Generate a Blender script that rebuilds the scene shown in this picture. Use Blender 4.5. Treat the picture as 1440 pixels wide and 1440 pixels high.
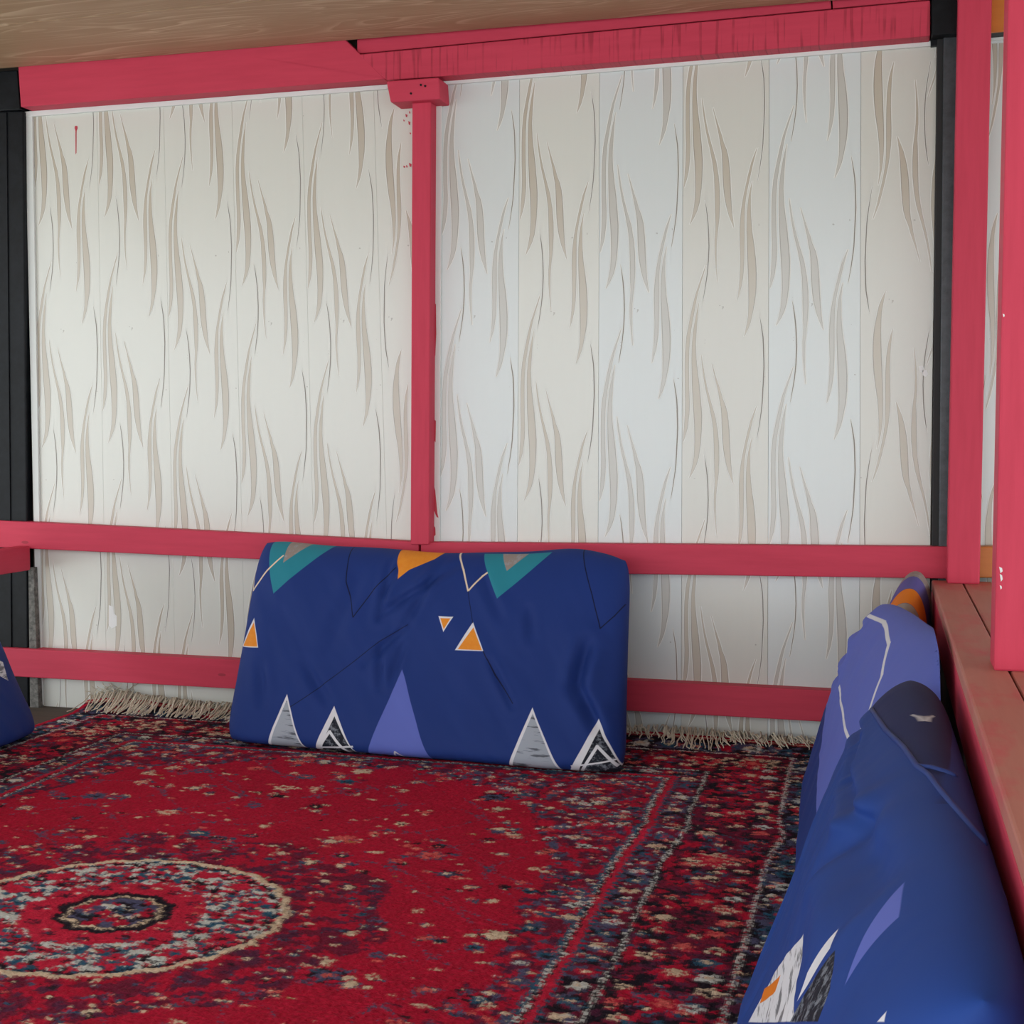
import bpy, bmesh, math, random
import numpy as np
from mathutils import Vector, Matrix

for o in list(bpy.data.objects):
    bpy.data.objects.remove(o, do_unlink=True)
scene = bpy.context.scene
COL = scene.collection
random.seed(7)
rng = np.random.default_rng(7)

# ------------------------------------------------------------------ camera
F = 1900.0                       # focal length in pixels of a 1440 px frame
YAW, PITCH = math.radians(15.3), math.radians(3.46)
CAM = Vector((0.0, -3.70, 0.86))
cam_data = bpy.data.cameras.new('camera')
cam_data.sensor_width = 36.0
cam_data.lens = F / 1440.0 * 36.0
cam_data.clip_start = 0.02
cam = bpy.data.objects.new('camera', cam_data)
COL.objects.link(cam)
cam.location = CAM
cam.rotation_euler = (math.pi / 2 - PITCH, 0, YAW)
scene.camera = cam

# ------------------------------------------------------------------ light
world = bpy.data.worlds.new('overcast_sky')
scene.world = world
world.use_nodes = True
bg = world.node_tree.nodes['Background']
bg.inputs['Color'].default_value = (0.91, 0.97, 1.0, 1)
bg.inputs['Strength'].default_value = 1.0
ROOF_FRONT = -4.3
# high sun in front of the booth: it lights the paving outside, the roof keeps it off the platform
sun_data = bpy.data.lights.new('sun', 'SUN')
sun_data.energy = 2.0
sun_data.angle = math.radians(3.0)
sun_data.color = (1.0, 0.98, 0.94)
sun = bpy.data.objects.new('sun', sun_data)
COL.objects.link(sun)
sun.location = (0, -8, 12)
sun.rotation_euler = (math.radians(17), math.radians(4), 0)
vs = scene.view_settings
vs.view_transform = 'Standard'
vs.look = 'None'
vs.exposure = 1.43
vs.gamma = 1.0
vs.use_curve_mapping = False

# ------------------------------------------------------------------ pixel -> place
_r = Vector((math.cos(YAW), math.sin(YAW), 0))
_f = Vector((-math.sin(YAW) * math.cos(PITCH), math.cos(YAW) * math.cos(PITCH), -math.sin(PITCH)))
_u = _r.cross(_f)

def ray(px, py):
    return _f + _r * ((px - 720) / F) - _u * ((py - 720) / F)

def onY(px, py, y=0.0):
    d = ray(px, py)
    return CAM + d * ((y - CAM.y) / d.y)

def onZ(px, py, z=0.0):
    d = ray(px, py)
    return CAM + d * ((z - CAM.z) / d.z)

def onPlane(px, py, p, n):
    d = ray(px, py)
    return CAM + d * ((p - CAM).dot(n) / d.dot(n))

# ------------------------------------------------------------------ helpers
def srgb(r, g, b):
    def c(v):
        v /= 255.0
        return v / 12.92 if v <= 0.04045 else ((v + 0.055) / 1.055) ** 2.4
    return (c(r), c(g), c(b), 1.0)

def tag(o, label=None, cat=None, group=None, kind=None):
    if label: o['label'] = label
    if cat: o['category'] = cat
    if group: o['group'] = group
    if kind: o['kind'] = kind
    return o

def link(name, me, mat=None, parent=None, base=True):
    """one mesh object; its origin moves to the middle of its base"""
    o = bpy.data.objects.new(name, me)
    COL.objects.link(o)
    if mat is not None: me.materials.append(mat)
    if base and len(me.vertices):
        co = np.empty(len(me.vertices) * 3, dtype=np.float32)
        me.vertices.foreach_get('co', co)
        co = co.reshape(-1, 3)
        lo, hi = co.min(0), co.max(0)
        off = np.array([(lo[0] + hi[0]) / 2, (lo[1] + hi[1]) / 2, lo[2]], dtype=np.float32)
        co -= off
        me.vertices.foreach_set('co', co.ravel())
        o.location = [float(v) for v in off]
    if parent is not None:
        o.parent = parent
        if parent.type != 'EMPTY' or True:
            o.location = Vector(o.location) - parent_world(parent)
    return o

def parent_world(p):
    v = Vector(p.location)
    while p.parent is not None:
        p = p.parent
        v = v + Vector(p.location)
    return v

def empty(name, loc):
    o = bpy.data.objects.new(name, None)
    o.empty_display_size = 0.1
    COL.objects.link(o)
    o.location = loc
    return o

def bm_mesh(bm, name, smooth=False):
    bmesh.ops.recalc_face_normals(bm, faces=bm.faces)
    me = bpy.data.meshes.new(name)
    bm.to_mesh(me)
    bm.free()
    if smooth:
        me.polygons.foreach_set('use_smooth', [True] * len(me.polygons))
    me.update()
    return me

def prism(front, back, bevel=0.0):
    """a solid between two outlines of equally many points"""
    bm = bmesh.new()
    a = [bm.verts.new(p) for p in front]
    b = [bm.verts.new(p) for p in back]
    bm.faces.new(a)
    bm.faces.new(b[::-1])
    n = len(a)
    for i in range(n):
        bm.faces.new((a[i], b[i], b[(i + 1) % n], a[(i + 1) % n]))
    if bevel:
        bmesh.ops.bevel(bm, geom=list(bm.edges), offset=bevel, segments=2, affect='EDGES', profile=0.5)
    return bm

def board_px(name, pts, yf, yb, mat, bevel=0.003, parent=None):
    """a board whose front outline (photo pixels) lies in the plane y=yf"""
    fr = [onY(px, py, yf) for px, py in pts]
    bk = [Vector((p.x, yb, p.z)) for p in fr]
    return link(name, bm_mesh(prism(fr, bk, bevel), name), mat, parent)

def box(name, lo, hi, mat, bevel=0.003, parent=None):
    x0, y0, z0 = lo
    x1, y1, z1 = hi
    fr = [Vector((x0, y0, z0)), Vector((x1, y0, z0)), Vector((x1, y0, z1)), Vector((x0, y0, z1))]
    bk = [Vector((p.x, y1, p.z)) for p in fr]
    return link(name, bm_mesh(prism(fr, bk, bevel), name), mat, parent)

# ------------------------------------------------------------------ node helper
class NT:
    def __init__(self, name):
        self.m = bpy.data.materials.new(name)
        self.m.use_nodes = True
        self.t = self.m.node_tree
        self.b = self.t.nodes['Principled BSDF']
    def n(self, typ, **kw):
        nd = self.t.nodes.new('ShaderNode' + typ)
        for k, v in kw.items():
            setattr(nd, k, v)
        return nd
    def put(self, sock, v):
        if hasattr(v, 'is_output'):
            self.t.links.new(v, sock)
        else:
            sock.default_value = v
    def math(self, op, a, b=0.0, clamp=False):
        nd = self.n('Math', operation=op, use_clamp=clamp)
        self.put(nd.inputs[0], a)
        self.put(nd.inputs[1], b)
        return nd.outputs[0]
    def vec(self, op, a, b):
        nd = self.n('VectorMath', operation=op)
        self.put(nd.inputs[0], a)
        self.put(nd.inputs[1], b)
        return nd.outputs['Value'] if op == 'DOT_PRODUCT' else nd.outputs[0]
    def mix(self, fac, a, b):
        nd = self.n('Mix', data_type='RGBA')
        self.put(nd.inputs[0], fac)
        self.put(nd.inputs[6], a)
        self.put(nd.inputs[7], b)
        return nd.outputs[2]
    def coord(self, what='Object'):
        return self.n('TexCoord').outputs[what]
    def mapping(self, v, scale=(1, 1, 1), loc=(0, 0, 0), rot=(0, 0, 0)):
        nd = self.n('Mapping')
        self.put(nd.inputs[0], v)
        nd.inputs['Scale'].default_value = scale
        nd.inputs['Location'].default_value = loc
        nd.inputs['Rotation'].default_value = rot
        return nd.outputs[0]
    def noise(self, v, scale=5.0, detail=4.0, rough=0.55, dist=0.0):
        nd = self.n('TexNoise')
        self.put(nd.inputs['Vector'], v)
        nd.inputs['Scale'].default_value = scale
        nd.inputs['Detail'].default_value = detail
        nd.inputs['Roughness'].default_value = rough
        nd.inputs['Distortion'].default_value = dist
        return nd.outputs['Fac']
    def ramp(self, v, stops):
        nd = self.n('ValToRGB')
        self.put(nd.inputs[0], v)
        e = nd.color_ramp.elements
        e[0].position, e[0].color = stops[0]
        e[1].position, e[1].color = stops[-1]
        for p, c in stops[1:-1]:
            x = e.new(p)
            x.color = c
        return nd.outputs[0]
    def bump(self, h, strength=0.3, dist=0.002):
        nd = self.n('Bump')
        nd.inputs['Strength'].default_value = strength
        nd.inputs['Distance'].default_value = dist
        self.put(nd.inputs['Height'], h)
        self.t.links.new(nd.outputs[0], self.b.inputs['Normal'])
    def out(self, color=None, rough=0.5, spec=0.5, metal=0.0, **kw):
        if color is not None: self.put(self.b.inputs['Base Color'], color)
        self.put(self.b.inputs['Roughness'], rough)
        self.b.inputs['Specular IOR Level'].default_value = spec
        self.b.inputs['Metallic'].default_value = metal
        for k, v in kw.items():
            self.put(self.b.inputs[k], v)
        return self.m

BW = lambda v: (v, v, v, 1)

# ------------------------------------------------------------------ materials
def red_paint(name, axis='x', saw=False, worn=0.0, seed=0.0):
    """brushed crimson paint on planed timber; axis = the way the board runs"""
    t = NT(name)
    co = t.coord()
    sc = {'x': (1.2, 14, 14), 'y': (14, 1.2, 14), 'z': (14, 14, 1.2)}[axis]
    g = t.noise(t.mapping(co, sc, (seed, seed, seed)), 4, 5, 0.6)
    bl = t.noise(co, 2.2, 2, 0.5)
    col = t.ramp(g, [(0.25, (0.53, 0.042, 0.082, 1)), (0.55, (0.59, 0.050, 0.096, 1)), (0.8, (0.63, 0.058, 0.108, 1))])
    col = t.mix(t.math('MULTIPLY', bl, 0.25), col, (0.52, 0.042, 0.076, 1))
    # small knots showing through the paint
    vor = t.n('TexVoronoi')
    t.put(vor.inputs['Vector'], t.mapping(co, {'x': (3.2, 9, 9), 'y': (9, 3.2, 9), 'z': (9, 9, 3.2)}[axis], (seed * 3, 0.3, seed)))
    vor.inputs['Scale'].default_value = 1.0
    k = t.math('LESS_THAN', vor.outputs['Distance'], 0.045)
    col = t.mix(t.math('MULTIPLY', k, 0.45), col, (0.12, 0.02, 0.02, 1))
    h = g
    if saw:
        w = t.noise(t.mapping(co, (95, 3, 4)), 1.0, 2, 0.5)
        m = t.ramp(w, [(0.54, BW(0)), (0.62, BW(1))])
        gate = t.ramp(t.noise(t.mapping(co, (2.5, 1, 8)), 1.5, 2), [(0.36, BW(0)), (0.56, BW(1))])
        m2 = t.math('MULTIPLY', m, gate)
        col = t.mix(t.math('MULTIPLY', m2, 0.5), col, (0.20, 0.014, 0.024, 1))
        h = t.math('SUBTRACT', g, t.math('MULTIPLY', m2, 1.5))
    if worn:
        wn = t.noise(t.mapping(co, (5, 2.0, 5)), 2.4, 5, 0.6)
        wf = t.ramp(wn, [(0.22, BW(0)), (0.50, BW(1))])
        wood = t.mix(g, (0.42, 0.17, 0.13, 1), (0.53, 0.25, 0.19, 1))
        col = t.mix(t.math('MULTIPLY', wf, worn), col, wood)
    t.bump(h, 0.25, 0.0015)
    return t.out(col, rough=0.55, spec=0.22)

M = {}
M['red_x'] = red_paint('crimson_paint_along', 'x')
M['red_x2'] = red_paint('crimson_paint_along_b', 'x', seed=3.7)
M['red_z'] = red_paint('crimson_paint_upright', 'z', seed=1.9)
M['red_y'] = red_paint('crimson_paint_deep', 'y', seed=5.3)
M['red_saw'] = red_paint('crimson_paint_sawn', 'x', saw=True)
M['red_worn'] = red_paint('crimson_paint_worn', 'y', worn=0.9)

def panel_mat(name, base, speck=0.5):
    t = NT(name)
    co = t.coord()
    st = t.noise(t.mapping(co, (22, 1, 0.9)), 2.0, 3)
    bl = t.noise(co, 2.6, 3)
    col = t.mix(t.math('MULTIPLY', st, 0.35), base, tuple(c * 0.90 for c in base[:3]) + (1,))
    col = t.mix(t.math('MULTIPLY', bl, 0.25), col, tuple(c * 0.93 for c in base[:3]) + (1,))
    sp = t.noise(co, 60, 2, 0.5)
    gate = t.noise(co, 3.1, 2)
    m = t.math('MULTIPLY', t.math('GREATER_THAN', sp, 0.74), t.math('GREATER_THAN', gate, 0.56))
    col = t.mix(t.math('MULTIPLY', m, speck), col, (0.22, 0.19, 0.16, 1))
    t.bump(t.noise(t.mapping(co, (90, 1, 4)), 2.0, 2), 0.12, 0.0006)
    return t.out(col, rough=0.34, spec=0.5, **{'Coat Weight': 0.6, 'Coat Roughness': 0.22, 'Coat IOR': 1.7})

M['panel_white'] = panel_mat('pvc_panel_white', (0.68, 0.725, 0.72, 1))
M['panel_cream'] = panel_mat('pvc_panel_cream', (0.70, 0.71, 0.655, 1))
M['panel_warm'] = panel_mat('pvc_panel_warm', (0.665, 0.665, 0.61, 1))

def leaf_mat(name, a, b):
    t = NT(name)
    uv = t.coord('UV')
    s = t.n('SeparateXYZ')
    t.put(s.inputs[0], uv)
    co = t.coord()
    n = t.noise(co, 14, 4, 0.6)
    col = t.mix(s.outputs[1], a, b)
    col = t.mix(t.math('MULTIPLY', n, 0.35), col, (0.62, 0.58, 0.53, 1))
    edge = t.math('GREATER_THAN', t.math('ABSOLUTE', t.math('SUBTRACT', s.outputs[0], 0.5)), 0.40)
    col = t.mix(t.math('MULTIPLY', edge, 0.55), col, (0.20, 0.18, 0.15, 1))
    return t.out(col, rough=0.30, spec=0.5, **{'Coat Weight': 0.6, 'Coat Roughness': 0.22, 'Coat IOR': 1.7})

M['leaf_brown'] = leaf_mat('leaf_print_brown', (0.465, 0.405, 0.305, 1), (0.52, 0.475, 0.39, 1))
M['leaf_grey'] = leaf_mat('leaf_print_grey', (0.49, 0.485, 0.445, 1), (0.535, 0.53, 0.49, 1))
t = NT('leaf_rim_highlight')
M['leaf_rim'] = t.out((0.77, 0.78, 0.74, 1), 0.36)  # pale rim: highlight of the embossed leaf edge, painted in
t = NT('leaf_line_dark')
M['leaf_line'] = t.out((0.27, 0.25, 0.22, 1), 0.45)

t = NT('white_plastic_trim')
M['trim'] = t.out(t.mix(t.noise(t.coord(), 9, 3), (0.70, 0.735, 0.72, 1), (0.77, 0.80, 0.785, 1)), 0.35)
t = NT('black_steel')
n = t.noise(t.coord(), 26, 5, 0.7)
M['black'] = t.out(t.ramp(n, [(0.35, (0.004, 0.0045, 0.006, 1)), (0.75, (0.010, 0.012, 0.016, 1))]), rough=0.42, spec=0.18)
t = NT('dull_black_seal')
M['seal'] = t.out((0.008, 0.008, 0.009, 1), 0.6)
t = NT('grey_steel_face')
n = t.noise(t.coord(), 40, 5, 0.7)
M['steel'] = t.out(t.ramp(n, [(0.3, (0.028, 0.034, 0.042, 1)), (0.62, (0.060, 0.070, 0.082, 1)), (0.8, (0.02, 0.024, 0.03, 1))]), rough=0.34, spec=0.5)
t = NT('grey_concrete')
n = t.noise(t.coord(), 60, 5, 0.7)
M['concrete'] = t.out(t.ramp(n, [(0.35, (0.07, 0.07, 0.065, 1)), (0.7, (0.26, 0.25, 0.23, 1))]), 0.9)
t = NT('orange_varnish')
n = t.noise(t.mapping(t.coord(), (2, 20, 20)), 3, 4)
M['orange'] = t.out(t.mix(n, (0.46, 0.13, 0.012, 1), (0.62, 0.20, 0.025, 1)), 0.4)
t = NT('red_paint_smear')
M['smear'] = t.out((0.50, 0.035, 0.06, 1), 0.5)
t = NT('white_patch')
M['patch'] = t.out((0.85, 0.86, 0.86, 1), 0.5)

def wood_mat():
    t = NT('ceiling_board_grain')
    co = t.coord()
    info = t.n('ObjectInfo')
    off = t.vec('ADD', co, t.vec('MULTIPLY', info.outputs['Random'], (0, 0, 0)))
    big = t.noise(t.mapping(off, (0.62, 5.2, 1)), 1.5, 2, 0.45, 0.5)
    rings = t.math('FRACT', t.math('MULTIPLY', big, 21.0))
    line = t.ramp(rings, [(0.0, BW(0.0)), (0.62, BW(0.25)), (0.9, BW(1.0)), (1.0, BW(0.0))])
    fine = t.noise(t.mapping(off, (1.5, 60, 1)), 2.0, 4, 0.6)
    fade = t.ramp(t.noise(t.mapping(off, (1.2, 3, 1), (3, 1, 0)), 1.7, 2), [(0.36, BW(0.12)), (0.64, BW(1))])
    col = t.mix(fine, (0.33, 0.205, 0.115, 1), (0.43, 0.285, 0.17, 1))
    col = t.mix(t.math('MULTIPLY', t.math('MULTIPLY', line, fade), 0.85), col, (0.66, 0.50, 0.34, 1))
    dark = t.ramp(t.noise(t.mapping(off, (2.2, 16, 1)), 3.0, 3), [(0.70, BW(0)), (0.8, BW(1))])
    col = t.mix(t.math('MULTIPLY', dark, 0.5), col, (0.16, 0.085, 0.045, 1))
    t.bump(fine, 0.2, 0.001)
    return t.out(col, 0.55, 0.4)
M['ceiling'] = wood_mat()

t = NT('bare_floor_boards')
n = t.noise(t.mapping(t.coord(), (1, 9, 1)), 4, 5)
M['floor'] = t.out(t.mix(n, (0.035, 0.026, 0.02, 1), (0.10, 0.075, 0.052, 1)), 0.85)
t = NT('pale_paving')
n = t.noise(t.coord(), 1.4, 5)
M['ground'] = t.out(t.mix(n, (0.34, 0.35, 0.33, 1), (0.45, 0.46, 0.44, 1)), 0.9)
t = NT('back_board')
M['back'] = t.out((0.10, 0.085, 0.07, 1), 0.9)

# ================================================================== SETTING
WT = 0.008                       # panel thickness: printed faces lie in y = 0
tag(box('ground', (-14, -16, -0.62), (14, 8, -0.52), M['ground'], 0), kind='structure')
fl = tag(box('floor', (-2.95, -3.30, -0.06), (0.30, 0.03, -0.013), M['floor'], 0.002), kind='structure')
tag(box('trim_platform', (-2.95, -3.34, -0.52), (0.30, -3.30, -0.013), M['red_x'], 0.002), kind='structure')

# ---- back wall: backing board, printed panels with their leaf print
wall = tag(box('wall_back', (-3.6, WT + 0.001, -0.52), (0.165, 0.05, 2.02), M['back'], 0), kind='structure')
ZB = -0.004
ZT = 2.0

# panels: (seam x at y=150, seam x at y=760) left side and right side, top line and bottom line in pixels
def seam(a, b):
    return lambda y: a + (b - a) * (y - 150) / 610.0

SE_L = [seam(a, b) for a, b in [(43.5, 53), (136, 146.5), (230, 242.5), (326, 340.5), (425, 441), (526, 544), (629, 647)]]
SE_R = [seam(a, b) for a, b in [(620.5, 617.5), (730.5, 727.5), (843, 841), (960.4, 958.6), (1081.6, 1080), (1210.5, 1209), (1341, 1337)]]

# leaf motif, digitised on the panel between 841 and 960 px: rows (y, left, right) in px
def Z(ox, oy, rows):
    return [(oy + y / 5.143, ox + a / 5.143, ox + b / 5.143) for y, a, b in rows]
Z1 = lambda r: Z(820, 80, r)
Z2 = lambda r: Z(820, 300, r)
Z3 = lambda r: Z(820, 530, r)
MOTIF = [
    ('big', Z1([(400, 234, 236), (500, 212, 225), (600, 195, 218), (700, 185, 212), (800, 182, 215), (900, 183, 225), (1000, 185, 238), (1100, 190, 246)]) +
            Z2([(0, 190, 250), (100, 198, 256), (200, 202, 253), (300, 203, 246), (400, 197, 232), (470, 185, 210), (545, 164, 166)])),
    ('mid', Z1([(130, 281, 284), (170, 268, 275), (250, 240, 250), (350, 208, 223), (450, 185, 206), (550, 165, 188), (650, 147, 173), (750, 138, 166), (850, 135, 164), (1000, 135, 165), (1100, 138, 168)]) +
            Z2([(0, 138, 170), (100, 135, 165), (200, 128, 152), (285, 121, 124)])),
    ('mid', Z1([(780, 249, 252), (860, 255, 264), (950, 267, 278), (1050, 284, 300)]) +
            Z2([(0, 303, 322), (100, 322, 350), (200, 335, 366), (300, 338, 375), (400, 340, 376), (500, 342, 372), (570, 345, 364), (650, 338, 355), (750, 338, 352), (850, 345, 353), (955, 357, 360)])),
    ('big', Z1([(845, 324, 327), (950, 348, 357), (1050, 370, 390), (1120, 380, 408)]) +
            Z2([(0, 385, 418), (80, 392, 438), (200, 395, 448), (300, 400, 452), (400, 415, 457), (480, 436, 463), (575, 473, 476)])),
    ('line', Z2([(370, 269, 271), (450, 280, 288), (560, 291, 299), (700, 295, 303), (800, 291, 299), (900, 283, 290), (1000, 268, 274), (1080, 256, 259)])),
    ('big', Z2([(240, 602, 604), (330, 580, 592), (420, 568, 592), (500, 563, 594), (600, 562, 602), (700, 565, 617), (800, 568, 628), (900, 572, 633), (1000, 575, 631), (1080, 576, 624)]) +
            Z3([(0, 574, 604), (80, 562, 586), (160, 544, 546)])),
    ('mid', Z2([(5, 636, 639), (100, 598, 612), (200, 572, 590), (300, 550, 568), (400, 530, 552), (500, 518, 548), (600, 513, 548), (700, 515, 548), (800, 518, 546), (900, 515, 541), (1000, 508, 525), (1085, 496, 498)])),
    ('line', Z1([(480, 658, 660), (560, 668, 676), (650, 680, 689), (850, 685, 694), (1050, 676, 684)]) +
             Z2([(0, 672, 680), (130, 655, 661), (240, 638, 641)])),
]
def seam_X(S, y):
    return onY(S(y), y).x
TIP = onY(852, 406).z
MOT = []
for kind_, rows in MOTIF:
    rr = []
    for y, a, b in rows:
        w0, w1 = seam_X(SE_R[2], y), seam_X(SE_R[3], y)
        pa, pb = onY(a, y), onY(b, y)
        rr.append((pa.z - TIP, (pa.x - w0) / (w1 - w0), (pb.x - w0) / (w1 - w0)))
    MOT.append((kind_, rr))
PERIOD = onY(852, 406).z - onY(852, 755).z

def strip_rows(rows, zlo, zhi):
    """resample rows (z, a, b) finely and clip them in height"""
    rows = sorted(rows, key=lambda r: -r[0])
    zs = np.array([r[0] for r in rows])
    A = np.array([r[1] for r in rows])
    B = np.array([r[2] for r in rows])
    hi, lo = min(zs[0], zhi), max(zs[-1], zlo)
    if hi - lo < 0.004:
        return []
    k = max(4, int((hi - lo) / 0.018))
    q = np.linspace(hi, lo, k)
    # smooth interpolation (Catmull-like through a fine linear pass)
    a = np.interp(q, zs[::-1], A[::-1])
    b = np.interp(q, zs[::-1], B[::-1])
    f = (zs[0] - q) / (zs[0] - zs[-1])
    return list(zip(q, a, b, f))

def make_panel(SL, SR, top, bot, tip, rot, mat, brown, clipR=None, wallobj=wall, name='wall_panel', eps=0.0003):
    """top/bot: functions px x -> px y.  tip: pixel y of the reference leaf tip"""
    def edge(S, fn):
        y = fn(S(400))
        for _ in range(3):
            y = fn(S(y))
        return onY(S(y), y)
    clip = clipR or SR
    tl, bl = edge(SL, top), edge(SL, bot)
    tr, br = edge(clip, top), edge(clip, bot)
    xl = lambda z: bl.x + (tl.x - bl.x) * (z - bl.z) / (tl.z - bl.z) + eps
    xr = lambda z: br.x + (tr.x - br.x) * (z - br.z) / (tr.z - br.z) - eps
    fr = [Vector((tl.x + eps, 0, tl.z)), Vector((tr.x - eps, 0, tr.z)), Vector((br.x - eps, 0, br.z)), Vector((bl.x + eps, 0, bl.z))]
    p = link(name, bm_mesh(prism(fr, [v + Vector((0, WT, 0)) for v in fr], 0.0005), name), mat, wallobj)
    # full-width panel frame for the print
    t2, b2 = edge(SR, top), edge(SR, bot)
    xf = lambda z: b2.x + (t2.x - b2.x) * (z - b2.z) / (t2.z - b2.z)
    zlo, zhi = max(bl.z, br.z) + 0.001, min(tl.z, tr.z) - 0.001
    verts, faces, uvs, mi = [], [], [], []
    def strip(rows, grow, y, m):
        base = len(verts)
        k = 0
        for (q, a, b, f) in rows:
            x0, x1 = xl(q) - eps, xf(q)
            xa, xb = x0 + a * (x1 - x0) - grow, x0 + b * (x1 - x0) + grow
            c0, c1 = xl(q) + 0.0008, xr(q) - 0.0008
            xa, xb = min(max(xa, c0), c1), min(max(xb, c0), c1)
            verts.append((xa, y, q)); verts.append((xb, y, q))
            uvs.append((0, f)); uvs.append((1, f))
            k += 1
        for i in range(k - 1):
            s = base + 2 * i
            if max(verts[s + 1][0] - verts[s][0], verts[s + 3][0] - verts[s + 2][0]) < 1e-5:
                continue
            faces.append((s, s + 2, s + 3, s + 1)); mi.append(m)
    ztip = onY(SL(tip) + 10, tip).z
    for n in range(-5, 6):
        for kind_, rr in MOT:
            rows = []
            for dz, a, b in rr:
                if rot:
                    rows.append((ztip - (dz - ROT_D) + n * PERIOD, 1 - b, 1 - a))
                else:
                    rows.append((ztip + dz + n * PERIOD, a, b))
            rows = strip_rows(rows, zlo, zhi)
            if not rows:
                continue
            if kind_ == 'line':
                strip(rows, 0.0012, -0.00015, 0)
                strip(rows, -0.0002, -0.0004, 2)
            else:
                strip(rows, 0.0024, -0.00015, 0)
                strip(rows, 0.0, -0.0004, 1)
    me = bpy.data.meshes.new('leaf_print')
    me.from_pydata(verts, [], faces)
    uvl = me.uv_layers.new(name='UVMap')
    for lp in me.loops:
        uvl.data[lp.index].uv = uvs[lp.vertex_index]
    o = link('leaf_print', me, None, p)
    for mm in (M['leaf_rim'], M['leaf_brown'] if brown else M['leaf_grey'], M['leaf_line']):
        me.materials.append(mm)
    me.polygons.foreach_set('material_index', mi)
    return p
# in a turned panel the reference tip is that of the right-hand leaf
ROT_D = onY(926, 561).z - TIP

topL = lambda x: 158 - (x - 35) * 0.0755
topR = lambda x: 112 - (x - 622) * 0.0755
bot = lambda x: 1004 + (x - 60) * 0.0500
clip_mid = seam(582, 580)
clip_right = seam(1316.5, 1308.5)
panels = []
for i, (tip, rot) in enumerate([(318, 0), (306, 0), (492, 0), (402, 0), (454, 0), (153, 1)]):
    panels.append(make_panel(SE_L[i], SE_L[i + 1], topL, bot, tip, rot, M['panel_cream'], True, clip_mid if i == 5 else None, eps=0.0002))
for i, (tip, rot, mt, br) in enumerate([(380, 0, 'panel_white', 0), (359, 0, 'panel_cream', 1), (406, 0, 'panel_white', 0),
                                        (316, 0, 'panel_warm', 1), (458, 0, 'panel_white', 0), (410, 1, 'panel_warm', 1)]):
    panels.append(make_panel(SE_R[i], SE_R[i + 1], topR, bot, tip, rot, M[mt], br, clip_right if i == 5 else None))
# the run of red paint, the smears along the post and the white patch on the left panels
def flat_px(name, pts, mat, parent, y=-0.0007):
    fr = [onY(a, b, y) for a, b in pts]
    return link(name, bm_mesh(prism(fr, [v + Vector((0, 0.0005, 0)) for v in fr]), name), mat, parent)
flat_px('paint_drip', [(105.4, 177), (108.6, 177), (109.2, 180), (107.6, 184), (107.4, 215), (106.2, 217), (106, 184), (104.8, 180)], M['smear'], panels[0])
flat_px('white_patch', [(153, 851), (159, 853), (160, 863), (164, 866), (164, 880), (157, 884), (153, 879)], M['patch'], panels[1])
for (x, y, w, h) in [(570, 160, 3, 5), (574, 170, 3, 6), (567, 168, 2, 3), (575, 156, 2, 4), (567, 233, 3, 3), (571, 232, 2, 4), (575, 229, 4, 6), (576, 186, 2, 3)]:
    flat_px('paint_spatter', [(x, y), (x + w, y + h * 0.3), (x + w * 0.8, y + h), (x + w * 0.2, y + h * 0.8)], M['smear'], panels[5])
for (x, y) in [(1292, 515), (1297, 521)]:
    flat_px('plaster_fill', [(x, y), (x + 6, y - 1), (x + 8, y + 5), (x + 5, y + 9), (x + 1, y + 7)], M['patch'], panels[11])

# ---- white plastic trims
def trim(i, pts, yf=-0.012, yb=0.0):
    return tag(board_px('trim_%d' % i, pts, yf, yb, M['trim'], 0.0012), kind='structure')
trim(1, [(33, 157), (545, 118.5), (545, 125), (33, 164.5)], -0.010)
trim(2, [(34.5, 158), (45, 158), (60, 1004), (53, 1004)], -0.009)
trim(3, [(612, 112), (1309, 57), (1309, 64.5), (612, 120)], -0.010)
trim(4, [(612, 118), (621.5, 118), (618, 764), (609, 764)], -0.008)
trim(5, [(1309, 55), (1318.5, 54.5), (1318, 64), (1309, 64.8)], -0.016)
bpy.data.objects['trim_5'].data.materials[0] = M['black']

for pts in ([(609.5, 424), (613, 428), (613.5, 470), (612, 500), (609.5, 508)], [(611, 590), (613, 592), (612.5, 622), (611, 620)], [(609.5, 680), (612, 690), (615, 722), (616.5, 728), (614, 727), (609.5, 716)], [(609, 738), (612, 742), (612.5, 752), (609, 756)]):
    flat_px('paint_smear', pts, M['smear'], bpy.data.objects['trim_4'], -0.0088)
# ---- neighbouring booth: its wall strip and board, beyond the right post
wr = tag(box('wall_right', (0.21, WT + 0.001, -0.52), (1.9, 0.05, 2.02), M['back'], 0), kind='structure')
SN = [seam(1376, 1371), seam(1478, 1472), seam(1610, 1604)]
make_panel(SN[0], SN[1], lambda x: 55, lambda x: 1075, 300, 1, M['panel_white'], True, wallobj=wr)
make_panel(SN[1], SN[2], lambda x: 50, lambda x: 1080, 400, 0, M['panel_white'], False, wallobj=wr)
tag(board_px('trim_6', [(1372, 49), (1610, 30), (1610, 41), (1372, 58)], -0.010, 0, M['trim'], 0.0012), kind='structure')

# ---- ceiling: boards running along the back wall
CZ = 1.960
ceil = tag(box('ceiling', (-4.4, ROOF_FRONT, CZ + 0.024), (3.6, 0.04, CZ + 0.09), M['back'], 0), kind='structure')
yb = -0.068
k = 0
while yb > ROOF_FRONT + 0.05:
    y2 = max(yb - 0.385, ROOF_FRONT)
    p = box('ceiling_board', (-4.4 + 0.0 * k, y2 + 0.002, CZ), (3.6, yb - 0.002, CZ + 0.024), M['ceiling'], 0.0015, ceil)
    yb = y2
    k += 1

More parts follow.
